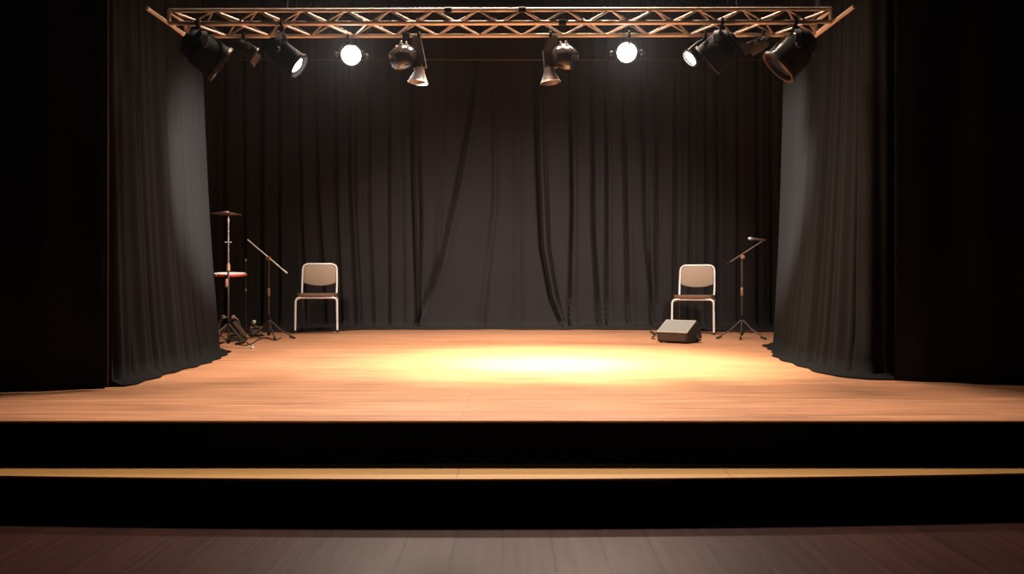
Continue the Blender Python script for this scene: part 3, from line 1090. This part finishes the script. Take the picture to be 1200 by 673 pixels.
cl = on_stage(315, 397)
bs1, p0, p1 = boom_stand('boom stand with pale slanting boom, between the percussion gear and the left chair', cl, 303.5, 372, (290, 281), (336.5, 320.5),
                         (.30, .30, .28), (-0.25, -1.05, 2.5), M_BOOM, M_COPPER)
MB().tube([p1 - (p1 - p0).normalized() * .05, p1], .0105, 10).build('counterweight', M_BOOM, bs1, cl)
cr = on_stage(869.5, 397)
bs2, p0, p1 = boom_stand('boom microphone stand beside the right side drape, right of the right chair', cr, 302, 372, (850, 311), (893, 283),
                         (.30, .26, .26), (PI + .30, -PI / 2 - .35, -0.75), M_STAND, M_COPPER)
MB().tube([p0, p0 + (p1 - p0).normalized() * .06], .0105, 10).build('counterweight', M_BLACK, bs2, cr)
e = p1 + Vector((0.005, 0, .004))
MB().tube([p1, e + Vector((0, 0, .012)), e + Vector((-.03, 0, .016))], .009, 8).build('mic_clip', M_BLACK, bs2, cr)
mic0, mic1 = at(876.5, 279.5, cr.y - .02), at(897, 281.5, cr.y - .02)
mc = thing('microphone', 'silver microphone clipped to the boom beside the right side drape', 'microphone', (mic0 + mic1) / 2)
ax = (mic1 - mic0)
Lm = ax.length
RM = frame_from(ax)
MB().lathe([(0, 0), (.010, .002), (.017, .016), (.019, .03), (.017, .048), (.014, .056)], mic0, RM, 20).build('mic_grille', M_ALU, mc, mc.location)
MB().lathe([(.014, .054), (.015, .060), (.013, .075), (.010, Lm - .006), (.008, Lm), (0, Lm)], mic0, RM, 20).build('mic_body', M_CYM, mc, mc.location)

# ------------------------------------------------------------------ percussion clutter on the floor, left
# low bracket stand with two bright knobs
k0 = on_stage(268, 400)
k0 = Vector(((268.5 - 600) / F * 7.35, 7.35, STAGE_Z))
ls = thing('low_stand', 'low dark hardware stand with two bright knobs behind the tallest stand', 'stand', k0)


def rel(x, y, d=7.35):
    return at(x, y, d) - k0


arch = [rel(256, 398), rel(256.5, 384), rel(258, 376), rel(263, 371.5), rel(269, 375), rel(274, 371.5), rel(279, 376), rel(281, 384), rel(281, 398)]
for p in (arch[0], arch[-1]):
    p.z = .012
MB().tube(smooth_path(arch, 8), .009, 10).build('arched_frame', M_STAND, ls)
MB().tube([arch[0] + Vector((0, .12, 0)), arch[0] + Vector((0, -.10, 0))], .011, 10).build('floor_bar', M_BLACK, ls)
MB().tube([arch[-1] + Vector((0, .12, 0)), arch[-1] + Vector((0, -.10, 0))], .011, 10).build('floor_bar', M_BLACK, ls)
for x in (263, 274.5):
    MB().lathe([(0, -.008), (.016, -.006), (.018, .006), (.012, .02), (0, .022)], rel(x, 371.5) + Vector((0, -.02, 0)), frame_from((0, -1, .2)), 14).build('knob', M_BOOM, ls)

# foot pedal
f0 = on_stage(300, 394)
pd = thing('drum_pedal', 'small drum foot pedal with bright chrome parts, left of the left boom stand', 'pedal', f0)
MB().box((0, 0, .012), (.15, .24, .012), Matrix.Rotation(.4, 3, 'Z'), bev=.003).build('base_plate', M_BLACK, pd)
MB().box((0, -.01, .045), (.085, .22, .010), Matrix.Rotation(.4, 3, 'Z') @ Matrix.Rotation(.22, 3, 'X'), bev=.003).build('footboard', M_DARKMATT, pd)
for s in (-1, 1):
    MB().tube([(s * .05 - .03, .08, .012), (s * .05 - .03, .08, .105)], .008, 8).build('post', M_CHROME, pd)
MB().tube([(-.09, .08, .10), (.035, .08, .10)], .007, 8).build('axle', M_CHROME, pd)
MB().tube([(-.03, .08, .10), (-.035, .04, .145)], .005, 8).build('beater_rod', M_CHROME, pd)
MB().lathe([(0, -.02), (.018, -.018), (.022, 0), (.018, .018), (0, .02)], (-.035, .035, .155), frame_from((0, 1, .3)), 18).build('beater', M_HEAD, pd)
MB().lathe([(0, -.02), (.014, -.014), (.016, .0), (.012, .018), (0, .022)], (.045, .02, .10), frame_from((1, -.2, .5)), 14).build('tension_knob', M_CHROME, pd)

# slanting dark bar leaning from the low stand
bl = MB()
strap(bl, [at(274.5, 377.5, 7.10), at(288, 393.5, 7.30)], .05, .012, (0.2, .9, .3))
for v in bl.v:
    v.z = max(v.z, STAGE_Z + .002)
o = bl.build('folded_leg', M_DARKMATT, loc=at(288, 394, 7.30))
tag(o, 'flat dark folded stand leg slanting down to the boards left of the pedal', 'stand part')

# coiled cable and loose cables
cc = on_stage(277.5, 399.5)
coil = []
for k in range(150):
    a = 2 * PI * k / 32
    rad = .080 + .010 * math.sin(k * .37) + .006 * math.sin(k * 1.1)
    coil.append(Vector((cc.x + rad * math.cos(a), cc.y + rad * 1.6 * math.sin(a), STAGE_Z + .009 + .013 * (k // 32) + .004 * math.sin(k * .6))))
o = MB().tube(coil, .0075, 8).build('coiled_cable', M_CABLE, loc=cc)
tag(o, 'black cable coiled on the boards at the foot of the tallest stand', 'cable')


def floor_cable(pix, label, r=.0055, zz=.0065):
    pts = [on_stage(x, y) + Vector((0, 0, zz)) for x, y in pix]
    o = MB().tube(smooth_path(pts, 10), r, 8).build('floor_cable', M_CABLE, loc=pts[0])
    return tag(o, label, 'cable', 'cables on the boards at left')


floor_cable([(276, 404), (288, 405.5), (297, 402.5), (303, 399), (312, 396.5), (322, 399.5), (329, 397)],
            'black cable winding over the boards from the tallest stand to the left boom stand')
floor_cable([(259, 403.5), (268, 403), (280, 401), (292, 398.3), (300, 396.6), (306, 398)],
            'black cable running from the left drape past the coil to the pedal', zz=.018)
